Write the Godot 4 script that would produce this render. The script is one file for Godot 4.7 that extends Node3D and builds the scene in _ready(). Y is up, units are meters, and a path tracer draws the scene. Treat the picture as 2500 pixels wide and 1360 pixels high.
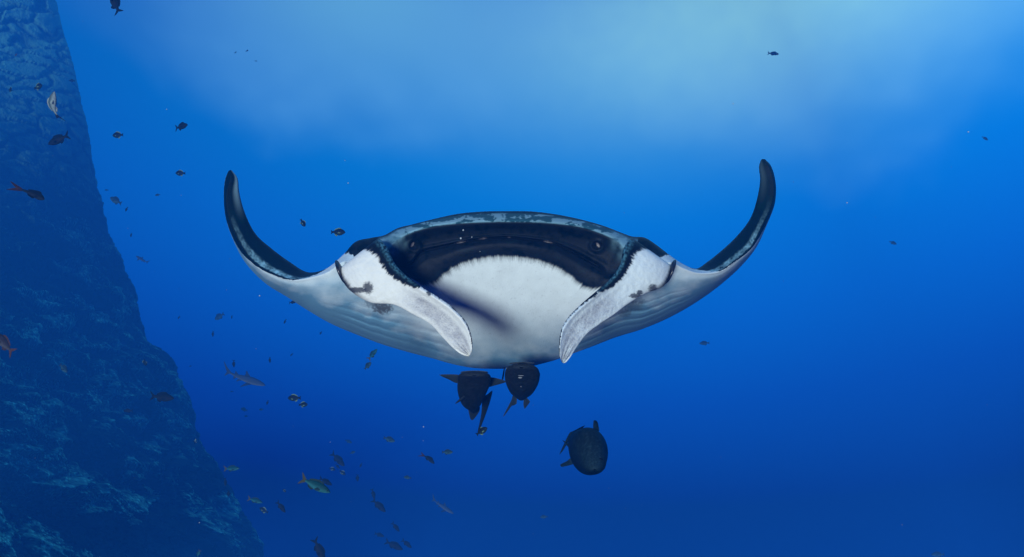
extends Node3D

# ---------------------------------------------------------------- camera frame
const PITCH := 33.0          # the diver looks up from below the animal
const HALF_H := 0.4245       # tangent of half the vertical field of view
const HALF_W := 0.7804
const HAZE := Color(0.002, 0.045, 0.275)   # light that the water between here and the far blue adds
const CLEAR := 0.34                       # share of the far blue that comes through it
var view := Basis()          # turns "right, up, towards the viewer" into the world
var bumpy := FastNoiseLite.new()
var rng := RandomNumberGenerator.new()
var counts := {}

func spot(px: float, py: float, depth: float) -> Vector3:
	# a point so many metres in front of the diver; px, py only say in which direction
	return view * Vector3((px - 1250.0) / 1250.0 * HALF_W * depth, (680.0 - py) / 680.0 * HALF_H * depth, -depth)

func lin(r: float, g: float, b: float) -> Color:
	return Color(r, g, b).srgb_to_linear()

func paint(albedo: Color, rough := 0.6, spec := 0.25) -> StandardMaterial3D:
	var m := StandardMaterial3D.new()
	m.albedo_color = albedo.linear_to_srgb()
	m.roughness = rough
	m.metallic_specular = spec
	return m

func skin_paint(rough := 0.6, spec := 0.25) -> StandardMaterial3D:
	var m := paint(Color.WHITE, rough, spec)
	m.vertex_color_use_as_albedo = true
	return m

func numbered(called: String) -> String:
	var n: int = counts.get(called, 0)
	counts[called] = n + 1
	return called if n == 0 else "%s_%03d" % [called, n]

func tag(o: Node, label: String, category: String, group := "") -> void:
	o.set_meta("label", label)
	o.set_meta("category", category)
	if group != "":
		o.set_meta("group", group)

func thing(called: String, where: Vector3, label: String, category: String, group := "") -> Node3D:
	var o := Node3D.new()
	o.name = numbered(called)
	add_child(o, true)
	o.position = where
	tag(o, label, category, group)
	return o

func piece(called: String, m: Mesh, mat: Material, parent: Node) -> MeshInstance3D:
	var o := MeshInstance3D.new()
	o.name = called
	o.mesh = m
	if mat:
		o.material_override = mat
	parent.add_child(o, true)
	return o

# ---------------------------------------------------------------- mesh helpers
class Sheet:
	var v := PackedVector3Array()
	var n := PackedVector3Array()
	var c := PackedColorArray()
	var i := PackedInt32Array()
	func mesh() -> ArrayMesh:
		var a := []
		a.resize(Mesh.ARRAY_MAX)
		a[Mesh.ARRAY_VERTEX] = v
		a[Mesh.ARRAY_NORMAL] = n
		if c.size() == v.size():
			a[Mesh.ARRAY_COLOR] = c
		a[Mesh.ARRAY_INDEX] = i
		var m := ArrayMesh.new()
		m.add_surface_from_arrays(Mesh.PRIMITIVE_TRIANGLES, a)
		return m

func weave(s: Sheet, pos: PackedVector3Array, col: PackedColorArray, nu: int, nv: int, closed: bool, flip := false) -> void:
	# a grid of nu columns by nv rows (row index fastest) becomes triangles with smooth normals
	var base := s.v.size()
	var nor := PackedVector3Array()
	nor.resize(nu * nv)
	for a in nu:
		var a0 := maxi(a - 1, 0) * nv
		var a1 := mini(a + 1, nu - 1) * nv
		for b in nv:
			var b0 := b - 1
			var b1 := b + 1
			if b0 < 0:
				b0 = nv - 2 if closed else 0
			if b1 >= nv:
				b1 = 1 if closed else nv - 1
			var d := (pos[a1 + b] - pos[a0 + b]).cross(pos[a * nv + b1] - pos[a * nv + b0])
			nor[a * nv + b] = (-d if flip else d).normalized()
	s.v.append_array(pos)
	s.n.append_array(nor)
	s.c.append_array(col)
	var idx := PackedInt32Array()
	idx.resize((nu - 1) * (nv - 1) * 6)
	var k := 0
	for a in nu - 1:
		for b in nv - 1:
			var p := base + a * nv + b
			var q := p + nv
			if flip:
				idx[k] = p; idx[k + 1] = q; idx[k + 2] = p + 1
				idx[k + 3] = p + 1; idx[k + 4] = q; idx[k + 5] = q + 1
			else:
				idx[k] = p; idx[k + 1] = p + 1; idx[k + 2] = q
				idx[k + 3] = p + 1; idx[k + 4] = q + 1; idx[k + 5] = q
			k += 6
	s.i.append_array(idx)

func tangents(p: PackedVector3Array, closed: bool) -> Array:
	# [tangent per unit of parameter, length of each step in parameter] of an uneven Catmull-Rom curve
	var n := p.size()
	var dt := PackedFloat32Array()
	dt.resize(n)
	for k in n:
		dt[k] = sqrt(maxf(p[k].distance_to(p[(k + 1) % n]), 0.3))
	var t := PackedVector3Array()
	t.resize(n)
	for k in n:
		var b := k - 1
		var f := k + 1
		if b < 0:
			b = n - 1 if closed else 0
		if f >= n:
			f = 0 if closed else n - 1
		if b == k:
			t[k] = (p[f] - p[k]) / dt[k]
		elif f == k:
			t[k] = (p[k] - p[b]) / dt[b]
		else:
			var h0 := dt[b]
			var h1 := dt[k]
			t[k] = ((p[k] - p[b]) / h0 * h1 + (p[f] - p[k]) / h1 * h0) / (h0 + h1)
	return [t, dt]

func along(p: PackedVector3Array, tg: Array, k: int, f: float) -> Vector3:
	var k1 := (k + 1) % p.size()
	var h: float = tg[1][k]
	var f2 := f * f
	var f3 := f2 * f
	return p[k] * (2.0 * f3 - 3.0 * f2 + 1.0) + tg[0][k] * h * (f3 - 2.0 * f2 + f) + p[k1] * (3.0 * f2 - 2.0 * f3) + tg[0][k1] * h * (f3 - f2)

func at_key(a: Array, x: float) -> float:
	# straight-line look-up in a list of [x, y]
	if x <= a[0][0]:
		return a[0][1]
	for k in a.size() - 1:
		if x <= a[k + 1][0]:
			var f: float = (x - a[k][0]) / (a[k + 1][0] - a[k][0])
			return lerpf(a[k][1], a[k + 1][1], f)
	return a[-1][1]

func tube(rings: Array, sides: int, col: Callable, s: Sheet) -> void:
	# rings: [centre, half axis a, half axis b]; both ends close to a point
	var nu := rings.size() + 2
	var nv := sides + 1
	var pos := PackedVector3Array()
	var c := PackedColorArray()
	for a in nu:
		var r: Array = rings[clampi(a - 1, 0, rings.size() - 1)]
		var open := 0.0 if a == 0 or a == nu - 1 else 1.0
		for b in nv:
			var w := TAU * b / sides
			pos.append(r[0] + (r[1] * cos(w) + r[2] * sin(w)) * open)
			c.append(col.call(float(a) / (nu - 1), w))
	var mid: Vector3 = rings[rings.size() / 2][0]
	weave(s, pos, c, nu, nv, true, false)
	# turn it inside out when the normals point inwards
	var tot := 0.0
	var base := s.v.size() - pos.size()
	for k in range(base, s.v.size()):
		var r2: Array = rings[clampi((k - base) / nv - 1, 0, rings.size() - 1)]
		tot += s.n[k].dot(s.v[k] - r2[0])
	if tot < 0.0:
		for k in range(base, s.v.size()):
			s.n[k] = -s.n[k]
		var first := s.i.size() - (nu - 1) * (nv - 1) * 6
		for k in range(first, s.i.size(), 3):
			var z := s.i[k]
			s.i[k] = s.i[k + 1]
			s.i[k + 1] = z

func fin_mesh(outline: PackedVector2Array, thick: float, place: Callable, c: Color, c2: Color) -> ArrayMesh:
	# a thin blade: thickest inside, sharp at its rim; place() puts (x, y, side offset) into space
	var st := SurfaceTool.new()
	st.begin(Mesh.PRIMITIVE_TRIANGLES)
	var mid := Vector2.ZERO
	for p in outline:
		mid += p
	mid /= outline.size()
	if outline.size() < 12:
		# round the sides between the corners
		var fine := PackedVector2Array()
		var m := outline.size()
		for k in m:
			var a := outline[(k + m - 1) % m]
			var b := outline[k]
			var c3 := outline[(k + 1) % m]
			var d := outline[(k + 2) % m]
			for f in [0.0, 0.33, 0.67]:
				fine.append(b.cubic_interpolate(c3, a.lerp(b, 0.4), d.lerp(c3, 0.4), f))
		outline = fine
	var n := outline.size()
	var inner := PackedVector2Array()
	for p in outline:
		inner.append(p.lerp(mid, 0.22))
	var tri := Geometry2D.triangulate_polygon(inner)
	for side in [-1.0, 1.0]:
		for k in n:
			var l := (k + 1) % n
			var q := [place.call(outline[k], 0.0), place.call(outline[l], 0.0), place.call(inner[l], side * thick), place.call(inner[k], side * thick)]
			for w in [0, 1, 2, 0, 2, 3]:
				st.set_color(c2 if w < 2 else c)
				st.add_vertex(q[w])
		for k in range(0, tri.size(), 3):
			for w in 3:
				st.set_color(c)
				st.add_vertex(place.call(inner[tri[k + w]], side * thick))
	st.index()
	st.generate_normals()
	return st.commit()

# ================================================================ the scene
func _ready() -> void:
	rng.seed = 4711
	bumpy.seed = 7
	bumpy.frequency = 1.0
	bumpy.fractal_octaves = 4
	view = Basis(Vector3.RIGHT, deg_to_rad(PITCH))
	make_camera()
	make_water_light()
	make_strobe()
	make_cliff()
	make_manta()
	make_remoras()
	make_jack()
	make_sharks()
	make_fish()
	make_snow()

func make_camera() -> void:
	var cam := Camera3D.new()
	cam.name = "camera"
	cam.fov = rad_to_deg(2.0 * atan(HALF_H))
	cam.far = 400.0
	cam.basis = view
	add_child(cam)
	cam.current = true

func make_strobe() -> void:
	var strobe := DirectionalLight3D.new()  # unseen camera-side light, standing in for the strobes of the diver
	strobe.name = "strobe"
	strobe.light_energy = 1.4
	strobe.light_color = Color(0.93, 0.98, 1.0)
	strobe.light_angular_distance = 13.0
	strobe.shadow_enabled = true
	var go := view * Vector3(tan(deg_to_rad(14.0)), -tan(deg_to_rad(2.5)), -1.0).normalized()
	strobe.basis = Basis.looking_at(go, Vector3.UP)
	add_child(strobe)

func make_water_light() -> void:
	# open water above and around: brightest towards the surface, deep blue below
	var w := 896
	var h := 448
	var im := Image.create(w, h, false, Image.FORMAT_RGBAF)
	var steps := [[-90.0, lin(0.0, 0.15, 0.42)], [9.0, lin(0.0, 0.18, 0.50)], [11.8, lin(0.0, 0.215, 0.56)], [21.3, lin(0.0, 0.298, 0.70)], [28.3, lin(0.0, 0.372, 0.785)],
		[35.5, lin(0.0, 0.44, 0.843)], [42.5, lin(0.0, 0.50, 0.87)], [49.3, lin(0.19, 0.57, 0.89)], [55.7, lin(0.33, 0.65, 0.9)], [64.0, lin(0.5, 0.77, 0.93)], [90.0, lin(0.58, 0.82, 0.95)]]
	var veil := FastNoiseLite.new()
	veil.seed = 21
	veil.frequency = 1.0
	veil.fractal_octaves = 4
	for y in h:
		var el := 90.0 - (y + 0.5) / h * 180.0
		var c: Color = steps[0][1]
		for k in steps.size() - 1:
			if el >= steps[k][0]:
				var f: float = clampf((el - steps[k][0]) / (steps[k + 1][0] - steps[k][0]), 0.0, 1.0)
				c = steps[k][1].lerp(steps[k + 1][1], f)
		for x in w:
			var az := (x + 0.5) / w * 360.0
			if az > 180.0:
				az -= 360.0
			# the sunward side is the brighter one
			var sunward := smoothstep(-55.0, 35.0, az) * smoothstep(160.0, 90.0, az)
			var o := Color(c.r, c.g * lerpf(0.72, 1.0, sunward), c.b * lerpf(0.84, 1.0, sunward))
			if el > 18.0:
				var ce := cos(deg_to_rad(el))
				var dir := Vector3(sin(deg_to_rad(az)) * ce, sin(deg_to_rad(el)), -cos(deg_to_rad(az)) * ce)
				# drifting veils of lit plankton under the surface
				var cloud := veil.get_noise_3d(dir.x * 3.2 + 4.0, dir.y * 5.5, dir.z * 3.2) + 0.25 * veil.get_noise_3d(dir.x * 9.0, dir.y * 14.0, dir.z * 9.0)
				var low := at_key([[-180.0, 56.0], [-60.0, 56.0], [-43.0, 50.0], [-27.0, 43.0], [-8.0, 48.0], [8.0, 50.0], [18.0, 46.0], [32.0, 39.0], [50.0, 37.5], [90.0, 42.0], [180.0, 56.0]], az)
				var up := smoothstep(low - 5.0, low + 6.0, el + cloud * 4.5)
				var glow := exp(-(pow((az - 36.0) / 30.0, 2.0) + pow((el - 53.5) / 8.0, 2.0)))
				var glow2 := exp(-(pow((az + 25.0) / 17.0, 2.0) + pow((el - 59.0) / 8.0, 2.0)))
				o = o.lerp(lin(0.32, 0.62, 0.91), clampf(up * (0.6 + 0.35 * cloud), 0.0, 0.85))
				o = o.lerp(lin(0.58, 0.86, 0.93), clampf(glow * (0.95 + 0.12 * veil.get_noise_3d(dir.x * 26.0, dir.y * 40.0, dir.z * 26.0)), 0.0, 1.0))
				o = o.lerp(lin(0.46, 0.78, 0.92), clampf(glow2 * 0.9, 0.0, 1.0))
			im.set_pixel(x, y, Color(maxf((o.r - HAZE.r) / CLEAR, 0.0), maxf((o.g - HAZE.g) / CLEAR, 0.0), maxf((o.b - HAZE.b) / CLEAR, 0.06)))
	var pan := PanoramaSkyMaterial.new()
	pan.panorama = ImageTexture.create_from_image(im)
	var sky := Sky.new()
	sky.sky_material = pan
	var e := Environment.new()
	e.background_mode = Environment.BG_SKY
	e.sky = sky
	e.background_energy_multiplier = 1.0
	e.tonemap_mode = Environment.TONE_MAPPER_LINEAR
	e.tonemap_exposure = 1.0
	e.sdfgi_enabled = true
	e.ssao_enabled = true
	e.ssil_enabled = true
	e.fog_enabled = true
	e.fog_density = 0.02
	e.fog_light_color = Color(0.015, 0.25, 0.95).linear_to_srgb()
	var we := WorldEnvironment.new()
	we.name = "water_environment"
	we.environment = e
	add_child(we)

# ---------------------------------------------------------------- rock wall
func make_cliff() -> void:
	var edge := [[-400.0, 40.0], [-40.0, 128.0], [60.0, 150.0], [160.0, 180.0], [260.0, 202.0], [360.0, 222.0], [470.0, 242.0], [560.0, 268.0], [650.0, 300.0], [740.0, 328.0], [830.0, 362.0], [880.0, 420.0], [960.0, 452.0], [1050.0, 482.0], [1120.0, 520.0], [1200.0, 562.0], [1300.0, 612.0], [1400.0, 655.0], [1700.0, 800.0]]
	var far_ := [[-400.0, 54.0], [100.0, 51.0], [300.0, 45.0], [800.0, 35.0], [1400.0, 25.0], [1700.0, 22.0]]
	var near_ := [[-400.0, 47.0], [100.0, 40.0], [300.0, 30.0], [800.0, 17.0], [1400.0, 9.0], [1700.0, 7.5]]
	var nu := 620
	var nv := 560
	var pos := PackedVector3Array()
	pos.resize(nu * nv)
	var col := PackedColorArray()
	col.resize(nu * nv)
	var ns := FastNoiseLite.new()
	ns.seed = 3
	ns.frequency = 1.0
	ns.fractal_octaves = 5
	var cell := FastNoiseLite.new()
	cell.seed = 5
	cell.noise_type = FastNoiseLite.TYPE_CELLULAR
	cell.frequency = 1.0
	cell.fractal_type = FastNoiseLite.FRACTAL_NONE
	cell.cellular_return_type = FastNoiseLite.RETURN_CELL_VALUE
	var gap := cell.duplicate() as FastNoiseLite
	gap.cellular_return_type = FastNoiseLite.RETURN_DISTANCE2_DIV
	var out := view * Vector3(0.75, 0.25, 0.6).normalized()
	var bed := view * Vector3(-0.45, 0.85, 0.25).normalized()
	var along_bed := bed.cross(out).normalized()
	for a in nu:
		var py := lerpf(-300.0, 1560.0, float(a) / (nu - 1))
		var ex := at_key(edge, py)
		var df := at_key(far_, py)
		var dn := at_key(near_, py)
		for b in nv:
			var t := lerpf(-0.25, 1.0, float(b) / (nv - 1))
			var px: float
			var dep: float
			if t < 0.0:
				px = ex + t * 60.0 - t * t * 900.0
				dep = df - t * 26.0
			else:
				px = lerpf(ex, minf(ex - 300.0, -330.0), pow(t, 1.15))
				dep = lerpf(df, dn, pow(t, 0.8))
			var p := spot(px, py, dep)
			var q := p + Vector3(ns.get_noise_3dv(p * 0.35), ns.get_noise_3dv(p * 0.35 + Vector3(9, 1, 4)), ns.get_noise_3dv(p * 0.35 + Vector3(2, 7, 5))) * 0.8
			var big := ns.get_noise_3dv(q * 0.22)
			var fine := ns.get_noise_3dv(q * 1.3)
			var tiny := ns.get_noise_3dv(q * 4.5)
			# blocks that have come away along the bedding: each cell stands at a height of its own
			var r := Vector3(q.dot(bed) * 1.5, q.dot(along_bed) * 0.62, q.dot(out) * 0.8)
			var block := cell.get_noise_3dv(r * 0.55)
			var stone := cell.get_noise_3dv(r * 1.5 + Vector3(20, 3, 8))
			var crack := gap.get_noise_3dv(r * 0.55)
			var s := q.dot(bed) * 1.3 + ns.get_noise_3dv(q * 0.5) * 1.0
			var ledge := smoothstep(0.0, 0.45, absf(fposmod(s, 1.0) - 0.35))
			var gain := lerpf(0.55, 1.0, smoothstep(-0.05, 0.15, t))
			var calm := lerpf(1.0, 0.14, smoothstep(700.0, 200.0, py))
			p += out * gain * (big * 1.8 * calm + calm * (fine * 0.4 + tiny * 0.14 + (ledge - 0.5) * 0.25 + block * 0.30 + stone * 0.13) - 0.25 * smoothstep(-0.30, -0.04, crack))
			pos[a * nv + b] = p
			# dark algae turf, paler crusts of coralline growth in patches on what stands proud
			var field := ns.get_noise_3dv(q * 0.30 + Vector3(40, 0, 0)) + 0.25 * stone + 0.22 * block
			var patch := smoothstep(-0.02, 0.26, field + 0.35 * fine)
			var grain := smoothstep(-0.25, 0.35, ns.get_noise_3dv(p * 7.0 + Vector3(0, 5, 0)) + 0.4 * stone)
			var fleck := smoothstep(0.18, 0.34, ns.get_noise_3dv(p * 11.0))
			# painted haze: the wall pales and its patches fade towards the surface
			var haze_pale := smoothstep(520.0, -50.0, py)
			var k := lerpf(0.02, 0.42, haze_pale) + (0.20 * patch * grain + 0.42 * fleck * patch) * (1.0 - 0.9 * smoothstep(750.0, 300.0, py))
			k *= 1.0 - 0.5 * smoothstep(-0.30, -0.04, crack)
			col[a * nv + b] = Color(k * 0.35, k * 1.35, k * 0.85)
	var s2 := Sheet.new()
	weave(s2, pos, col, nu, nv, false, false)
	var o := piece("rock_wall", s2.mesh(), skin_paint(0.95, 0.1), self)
	o.set_meta("kind", "structure")
	o.set_meta("label", "steep dark rock wall fading into the blue on the left")

# ---------------------------------------------------------------- the manta
# one row per cross-section from tip to tip: top silhouette, leading edge, lower silhouette, depth of the leading edge, length of the chord
const WINGS := [
	[566, 416, 562, 415, 558, 417, 4.52, 0.06], [579, 434, 565, 430, 550, 438, 4.50, 0.18], [583, 470, 553, 472, 547, 476, 4.47, 0.30],
	[596, 520, 558, 530, 552, 532, 4.43, 0.42], [622, 572, 584, 592, 574, 594, 4.37, 0.56], [660, 608, 616, 638, 602, 643, 4.30, 0.74],
	[705, 641, 664, 668, 649, 691, 4.22, 0.94], [744, 664, 715, 684, 701, 724, 4.14, 1.12], [772, 664, 766, 676, 752, 757, 4.06, 1.28],
	[803, 652, 802, 664, 806, 788, 3.98, 1.45], [838, 622, 838, 640, 872, 816, 3.92, 1.6], [868, 592, 872, 640, 937, 840, 3.90, 1.7], [905, 583, 915, 640, 1002, 859, 3.90, 1.75]]
# top rim, lower edge of the rim, middle of the face, mouth line, chin, start of the white, lower silhouette, depth, chord
const HEAD := [
	[938, 577, 945, 612, 962, 628, 985, 650, 990, 665, 1000, 690, 1057, 874, 3.90, 1.80],
	[970, 559, 972, 587, 985, 610, 1004, 644, 1010, 662, 1035, 700, 1092, 884, 3.92, 1.84],
	[1005, 549, 1006, 569, 1012, 590, 1030, 616, 1040, 640, 1058, 697, 1122, 891, 3.93, 1.88],
	[1060, 535, 1061, 554, 1065, 577, 1075, 604, 1084, 625, 1098, 660, 1157, 897, 3.93, 1.92],
	[1120, 523, 1121, 547, 1123, 568, 1128, 592, 1133, 608, 1145, 639, 1197, 899, 3.92, 1.95],
	[1180, 518, 1180, 544, 1180, 563, 1182, 583, 1184, 598, 1190, 630, 1232, 899, 3.91, 1.97],
	[1240, 517, 1240, 543, 1240, 561, 1240, 580, 1240, 595, 1240, 628, 1262, 898, 3.91, 1.98],
	[1300, 518, 1300, 544, 1300, 563, 1300, 586, 1298, 601, 1295, 633, 1292, 894, 3.91, 1.97],
	[1360, 525, 1360, 548, 1359, 570, 1355, 596, 1351, 613, 1345, 648, 1325, 886, 3.92, 1.95],
	[1420, 537, 1419, 556, 1415, 582, 1405, 618, 1398, 638, 1390, 672, 1357, 877, 3.93, 1.92],
	[1475, 553, 1470, 573, 1462, 598, 1443, 640, 1435, 660, 1420, 697, 1387, 866, 3.93, 1.88],
	[1515, 569, 1508, 592, 1497, 614, 1468, 654, 1461, 670, 1445, 707, 1417, 855, 3.92, 1.84],
	[1542, 580, 1530, 612, 1516, 632, 1490, 667, 1483, 682, 1472, 712, 1452, 842, 3.90, 1.80]]
const WINGS2 := [
	[1575, 583, 1570, 640, 1502, 822, 3.90, 1.75], [1603, 600, 1604, 645, 1567, 802, 3.90, 1.7], [1636, 624, 1638, 642, 1628, 777, 3.92, 1.6],
	[1668, 645, 1670, 656, 1682, 748, 3.98, 1.45], [1700, 656, 1706, 667, 1728, 718, 4.06, 1.28], [1727, 642, 1757, 663, 1764, 690, 4.14, 1.12], [1765, 612, 1796, 637, 1806, 652, 4.22, 0.94],
	[1801, 578, 1834, 605, 1844, 606, 4.30, 0.74], [1833, 535, 1862, 552, 1871, 550, 4.37, 0.56], [1849, 490, 1885, 500, 1891, 496, 4.43, 0.42],
	[1857, 440, 1889, 442, 1893, 446, 4.47, 0.30], [1854, 406, 1874, 400, 1882, 405, 4.50, 0.18], [1858, 390, 1862, 388, 1868, 389, 4.52, 0.06]]
# where black turns to white along the ring, for each cross-section
const BORDER := [9.6, 9.6, 9.6, 9.6, 9.2, 6.8, 5.6, 5.0, 3.4, 1.9, 1.9, 4.0, 5.5, 6.6, 7.0, 7.0, 7.0, 7.0, 7.0, 7.0, 7.0, 7.0, 7.0, 7.0, 7.0, 6.6, 5.5, 4.0, 1.9, 1.9, 2.4, 4.9, 5.2, 6.4, 9.0, 9.6, 9.6, 9.6, 9.6]
const ROWS := [6, 10, 26, 24, 26, 20, 24, 60, 60, 40, 14, 6]
const BLACK := Color(0.004, 0.008, 0.012)
const WHITE := Color(0.72, 0.79, 0.77)

func ring_of(i: Vector2, b: Vector2, o: Vector2, d: float, c: float, face: Array) -> PackedVector3Array:
	var r := PackedVector3Array()
	r.resize(12)
	var q := func(p: Vector2, z: float) -> Vector3: return Vector3(p.x, p.y, z * 400.0)
	r[0] = q.call(o.lerp(i, 0.5), d + c)
	r[1] = q.call(i.lerp(o, 0.16), d + c * 0.55)
	if face.is_empty():
		var s := minf(c * 0.12, 0.16)
		r[2] = q.call(i, d + s * 1.1)
		r[3] = q.call(i.lerp(b, 0.45), d + s * 0.45)
		r[4] = q.call(i.lerp(b, 0.8), d + s * 0.12)
		r[5] = q.call(b, d)
		r[6] = q.call(b.lerp(o, 0.12), d + c * 0.012)
		r[7] = q.call(b.lerp(o, 0.3), d + c * 0.03)
		r[8] = q.call(b.lerp(o, 0.6), d + c * 0.11)
		r[9] = q.call(b.lerp(o, 0.88), d + c * 0.28)
	else:
		r[2] = q.call(i, d + 0.13)
		r[3] = q.call(face[0], d - 0.01)
		r[4] = q.call(face[1], d + 0.035)
		r[5] = q.call(face[2], d + 0.05)
		r[6] = q.call(face[3], d + 0.022)
		r[7] = q.call(face[4], d + 0.05)
		r[8] = q.call(face[4].lerp(o, 0.48), d + c * 0.15)
		r[9] = q.call(face[4].lerp(o, 0.85), d + c * 0.35)
	r[10] = q.call(o, d + c * 0.60)
	r[11] = q.call(o.lerp(i, 0.25), d + c * 0.86)
	return r

func make_manta() -> void:
	var rings := []
	for w in WINGS:
		rings.append(ring_of(Vector2(w[0], w[1]), Vector2(w[2], w[3]), Vector2(w[4], w[5]), w[6], w[7], []))
	for h in HEAD:
		rings.append(ring_of(Vector2(h[0], h[1]), Vector2.ZERO, Vector2(h[12], h[13]), h[14], h[15], [Vector2(h[2], h[3]), Vector2(h[4], h[5]), Vector2(h[6], h[7]), Vector2(h[8], h[9]), Vector2(h[10], h[11])]))
	for w in WINGS2:
		rings.append(ring_of(Vector2(w[0], w[1]), Vector2(w[2], w[3]), Vector2(w[4], w[5]), w[6], w[7], []))
	var ns := rings.size()
	var keys := []
	var key_t := []
	for k in 12:
		var line := PackedVector3Array()
		for r in rings:
			line.append(r[k])
		keys.append(line)
		key_t.append(tangents(line, false))
	# samples across the span
	var us := PackedFloat32Array()
	for s in ns - 1:
		var len_: float = maxf(rings[s][2].distance_to(rings[s + 1][2]), rings[s][8].distance_to(rings[s + 1][8]))
		var n := clampi(int(len_ / 1.7), 5, 60)
		for k in n:
			us.append(s + float(k) / n)
	us.append(ns - 1.001)
	var vs := PackedFloat32Array()
	for k in 12:
		for j in ROWS[k]:
			vs.append(k + float(j) / ROWS[k])
	vs.append(12.0)
	var nu := us.size()
	var nv := vs.size()
	var centre := spot(1245.0, 720.0, 4.6)
	var pos := PackedVector3Array()
	pos.resize(nu * nv)
	var col := PackedColorArray()
	col.resize(nu * nv)
	var ring := PackedVector3Array()
	ring.resize(12)
	for a in nu:
		var s := int(us[a])
		var f := us[a] - s
		for k in 12:
			ring[k] = along(keys[k], key_t[k], s, f)
		var tg := tangents(ring, true)
		var vb := lerpf(BORDER[s], BORDER[mini(s + 1, ns - 1)], f)
		for b in nv:
			var v := vs[b]
			var k := mini(int(v), 11)
			var p := along(ring, tg, k, v - k)
			# groove of the closed mouth
			if us[a] > 13.0 and us[a] < 25.0 and absf(v - 5.0) < 0.5:
				var fade := smoothstep(13.2, 14.5, us[a]) * smoothstep(24.8, 23.5, us[a])
				p.z += 14.0 * exp(-pow((v - 5.0) / 0.09, 2.0)) * fade
				p.z -= 4.0 * exp(-pow((v - 4.75) / 0.16, 2.0)) * fade
			# folds of the gill slits on the underside
			if v > 7.6 and v < 10.4:
				var side := smoothstep(8.2, 10.0, us[a]) * smoothstep(16.8, 14.0, us[a]) + smoothstep(29.8, 28.0, us[a]) * smoothstep(21.2, 24.0, us[a])
				if side > 0.0:
					var g := v * 2.6 + 0.45 * bumpy.get_noise_2d(us[a] * 0.35, 3.0) + absf(us[a] - 19.0) * 0.10
					var env := smoothstep(7.6, 8.3, v) * smoothstep(10.4, 10.0, v)
					p.z += 7.0 * side * env * pow(0.5 + 0.5 * sin(g * TAU), 2.0) * (0.7 + 0.6 * bumpy.get_noise_2d(us[a] * 0.5, v))
			# nostrils
			for n in [[1010.0, 600.0], [1457.0, 600.0]]:
				var d2 := pow((p.x - n[0]) / 9.0, 2.0) + pow((p.y - n[1]) / 8.0, 2.0)
				if d2 < 9.0 and v > 2.5 and v < 6.0:
					p.z += 9.0 * exp(-d2 * 1.3) - 7.0 * exp(-pow(sqrt(d2) - 1.5, 2.0) * 2.0)
			pos[a * nv + b] = spot(p.x, p.y, p.z / 400.0) - centre
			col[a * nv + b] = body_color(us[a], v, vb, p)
	var sheet := Sheet.new()
	weave(sheet, pos, col, nu, nv, true, false)
	add_lobe(sheet, LOBE_L, centre, false)
	add_lobe(sheet, LOBE_R, centre, true)
	var m := skin_paint(0.55, 0.2)
	var nt := NoiseTexture2D.new()
	nt.width = 512
	nt.height = 512
	nt.seamless = true
	var nn := FastNoiseLite.new()
	nn.seed = 12
	nn.frequency = 0.05
	nn.fractal_octaves = 4
	nt.noise = nn
	m.heightmap_enabled = true
	m.heightmap_texture = nt
	m.heightmap_scale = 0.12
	m.uv1_triplanar = true
	m.uv1_scale = Vector3(3, 3, 3)
	var manta := thing("manta_ray", centre, "giant black and white manta ray swimming head-on with both wings curled up", "manta ray")
	piece("body", sheet.mesh(), m, manta)
	# eyes, low domes at the outer foot of each head fin
	for e in [[832.0, 664.0, 3.80, 22.0], [1637.0, 663.0, 3.80, -22.0]]:
		var sp := SphereMesh.new()
		sp.radius = 0.5
		sp.height = 1.0
		sp.radial_segments = 32
		sp.rings = 16
		var eye := piece("eye", sp, paint(Color(0.008, 0.01, 0.014), 0.25, 0.5), manta)
		eye.transform = Transform3D(view * Basis(Vector3.BACK, deg_to_rad(e[3])) * Basis.from_scale(Vector3(0.03, 0.15, 0.10)), spot(e[0], e[1], e[2]) - centre)
	# whip tail behind the body
	var t := []
	for k in 14:
		var f := k / 13.0
		var c := spot(lerpf(1262.0, 1235.0, f), lerpf(760.0, 720.0, f), lerpf(5.7, 7.4, f)) - centre
		t.append([c, view.x * lerpf(0.045, 0.006, f), view.y * lerpf(0.04, 0.006, f)])
	var ts := Sheet.new()
	tube(t, 10, func(_a, _w): return BLACK, ts)
	piece("tail", ts.mesh(), skin_paint(0.6), manta)

func hair(x: float, y: float, seed_: float) -> float:
	return 0.65 * bumpy.get_noise_3d(x, y, seed_) + 0.5 * bumpy.get_noise_3d(x * 2.7, y * 1.6, seed_ + 9.0)

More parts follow.
